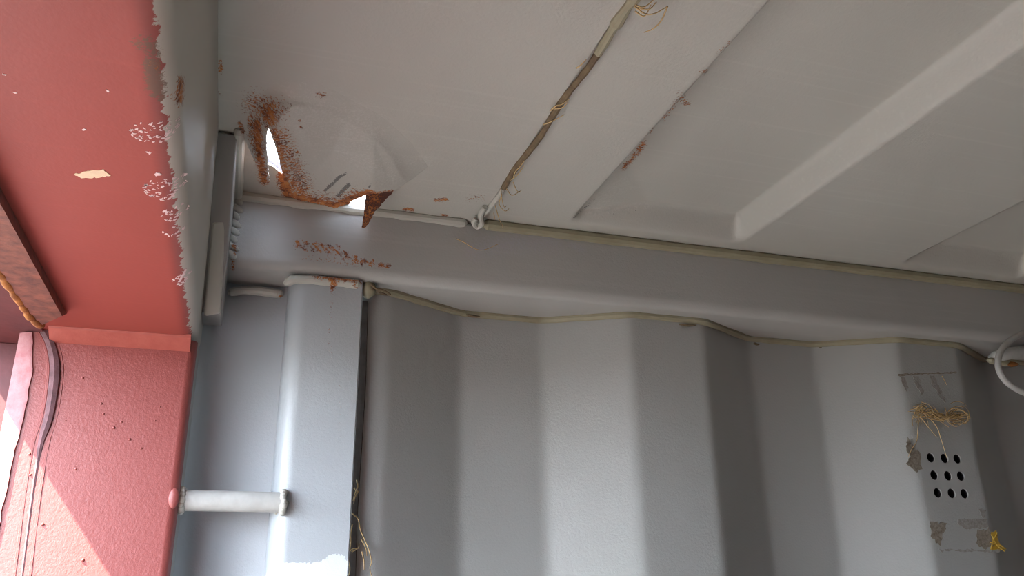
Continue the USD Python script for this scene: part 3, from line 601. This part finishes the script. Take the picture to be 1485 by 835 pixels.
obj('scrap', patch([(1434, 772), (1444, 770), (1447, 785), (1458, 797), (1446, 796), (1436, 797), (1440, 786)], 1, YI + .0004, .0006, 1.2, 71), 'yellow', yl, smooth=False)
for pl in ([(1438, 775), (1446, 790), (1457, 799)], [(1446, 772), (1440, 785), (1437, 796)], [(1436, 786), (1450, 790), (1456, 794)]):
    obj('strand', tube(smooth_path([at(x_, y_, 1, YI - .0014) for x_, y_ in pl], 5), .0006, 5), 'yellow', yl)

# ------------------------------------------------------------------ straw fibres
def strand(pts_px, axis, val, parent, r0=.00045, lift=.0012, name='strand'):
    P = np.array([at(x_, y_, axis, val) for x_, y_ in pts_px]); off = np.zeros(3); off[axis] = -lift
    k_ = np.sin(np.linspace(0.15, np.pi - .1, len(P))); P = smooth_path(P + k_[:, None] * off, 6)
    obj(name, tube(P, np.linspace(r0, r0 * .5, len(P)), 5), 'fibre', parent, smooth=True)
tf = thing('fibre_clump', 'tangled clump of dry straw fibres above the ventilation holes', 'fibres')
g = np.random.default_rng(17); cl_ = []
spine = np.array([(1330, 590), (1340, 597), (1352, 600), (1368, 605), (1382, 606), (1400, 602)])
for k_ in range(34):
    i0 = g.integers(0, 3); n_ = g.integers(3, 6); pts = spine[i0:i0 + n_] + g.normal(0, (4.5 if k_ % 2 else 2.5), (len(spine[i0:i0 + n_]), 2))
    P = smooth_path(np.array([at(a_, b_, 1, YI - g.uniform(.0006, .006)) for a_, b_ in pts]), 4); cl_.append(tube(P, g.uniform(.00022, .00042), 4))
for k_ in range(30):
    c_ = np.array([1388, 604]) + g.normal(0, 4, 2); a0 = g.uniform(0, 6.28); rr = g.uniform(6, 17)
    pts = [c_ + rr * np.array([1.05 * math.cos(a0 + t_), .85 * math.sin(a0 + t_)]) for t_ in np.linspace(0, g.uniform(1.2, 3.2), 6)]
    P = smooth_path(np.array([at(a_, b_, 1, YI - g.uniform(.0008, .007)) for a_, b_ in pts]), 3); cl_.append(tube(P, g.uniform(.00016, .0003), 4))
for k_ in range(24):
    c_ = np.array([1336, 598]) + g.normal(0, 5, 2); d_ = g.normal(0, 1, 2); d_ = d_ / np.linalg.norm(d_) * g.uniform(6, 13)
    P = smooth_path(np.array([at(*q_, 1, YI - g.uniform(.0008, .006)) for q_ in (c_ - d_, c_ + g.normal(0, 3, 2), c_ + d_)]), 4); cl_.append(tube(P, g.uniform(.00018, .00032), 4))
tag(obj('tangle', join(*cl_), 'fibre', tf, smooth=True), kind='stuff')
for pl in ([(1332, 610), (1330, 625), (1328, 640), (1322, 650), (1317, 662)], [(1336, 606), (1347, 622), (1359, 634)], [(1348, 606), (1358, 620), (1363, 636), (1368, 650), (1373, 664)], [(1330, 588), (1329, 600), (1334, 612)], [(1383, 606), (1396, 605), (1408, 606)], [(1366, 545), (1373, 558)], [(1370, 590), (1373, 600)]):
    strand(pl, 1, YI - .0008, tf)
f1 = thing('fibre_strands', 'straw strands hanging from the near end of the roof seam', 'fibres')
for pl in ([(918, 6), (935, 12), (950, 11), (968, 8)], [(968, 8), (958, 22), (946, 34), (934, 46)], [(915, 2), (932, 1), (950, -3)], [(921, 15), (934, 14), (944, 6)], [(924, 10), (940, 4), (952, 2)]):
    strand(pl, 2, ZC - .0012, f1, .0005, .004)
f2 = thing('fibre_strands', 'short straw strands caught along the middle of the roof seam', 'fibres')
for pl in ([(798, 160), (806, 150), (816, 147), (826, 143)], [(800, 157), (815, 152), (824, 147)], [(744, 256), (748, 245), (756, 236), (763, 229)], [(738, 262), (750, 250), (760, 240)], [(788, 180), (800, 172), (818, 166)], [(836, 98), (842, 90), (850, 86)]):
    strand(pl, 2, ZC - .0016, f2, .0005, .002)
f3 = thing('fibre_strands', 'thin straw strands hanging by the pale curl at the rail', 'fibres')
for pl in ([(726, 272), (728, 284), (731, 294), (734, 298)], [(734, 272), (742, 276), (752, 278)], [(718, 297), (724, 312), (729, 322), (728, 336)], [(716, 308), (718, 318)], [(728, 280), (724, 290), (732, 300), (738, 302)], [(744, 263), (750, 270), (756, 276)]):
    strand(pl, 2, ZC - .0016, f3, .0004, .004)
f4 = thing('fibre_strands', 'single straw strand lying on the rail face', 'fibres')
strand([(661, 346), (674, 353), (686, 361), (697, 364), (708, 361), (722, 354)], 1, YR - .0003, f4, .0004, .002)
f5 = thing('fibre_strands', 'short straw tuft in the channel gap, upper of two', 'fibres')
for pl in ([(517, 696), (518, 706), (514, 716), (512, 726)], [(513, 707), (516, 712)], [(519, 712), (514, 722), (513, 730)]):
    strand(pl, 1, .6290, f5, .0006, .002)
f6 = thing('fibre_strands', 'long drooping straw strands in the channel gap near the frame bottom', 'fibres')
for pl in ([(510, 744), (519, 753), (522, 768), (528, 782), (535, 800), (538, 815), (536, 824), (540, 840)], [(511, 760), (508, 775), (508, 790), (505, 812)], [(504, 802), (511, 796), (519, 795), (521, 788)], [(510, 800), (516, 797), (520, 794)], [(525, 800), (527, 812), (528, 826)], [(524, 782), (530, 795), (532, 806)], [(505, 812), (507, 826), (504, 838)]):
    strand(pl, 1, .6290, f6, .00055, .002)

# ------------------------------------------------------------------ lashing ring under the rail
rg = thing('lashing_ring', 'white painted steel lashing ring hanging under the rail', 'ring')
YG = .625
ringp = []
for a_ in np.linspace(0, 2 * np.pi, 56, endpoint=False):
    ringp.append(at(1520 + 73 * math.cos(a_), 526 + 49 * math.sin(a_), 1, YG - .012 + .012 * math.cos(a_ + .6)))
ringp = np.array(ringp + ringp[:2])
obj('ring', tube(ringp, .0029, 12), 'white', rg)
obj('clip', tube(smooth_path([at(1434, 520, 1, YG + .004), at(1448, 516, 1, YG - .003), at(1466, 512, 1, YG - .006), at(1486, 511, 1, YG - .006), at(1520, 512, 1, YG)], 6), np.interp(np.linspace(0, 1, 25), [0, .15, .4, 1], [.0025, .0055, .0062, .0062]), 12), 'white', rg)
obj('weld_blob', bead([at(1431, 521, 1, YG), at(1441, 524, 1, YG - .002), at(1453, 526, 1, YG - .002), at(1464, 527, 1, YG - .002)], .0024, .4, 160, 44), 'tan', rg)
obj('rust_spot', bead([at(1461, 528, 1, YG - .004), at(1470, 528, 1, YG - .004), at(1476, 528, 1, YG - .003)], .0020, .4, 200, 45), 'rust_orange', rg, label='rusty weld spot')
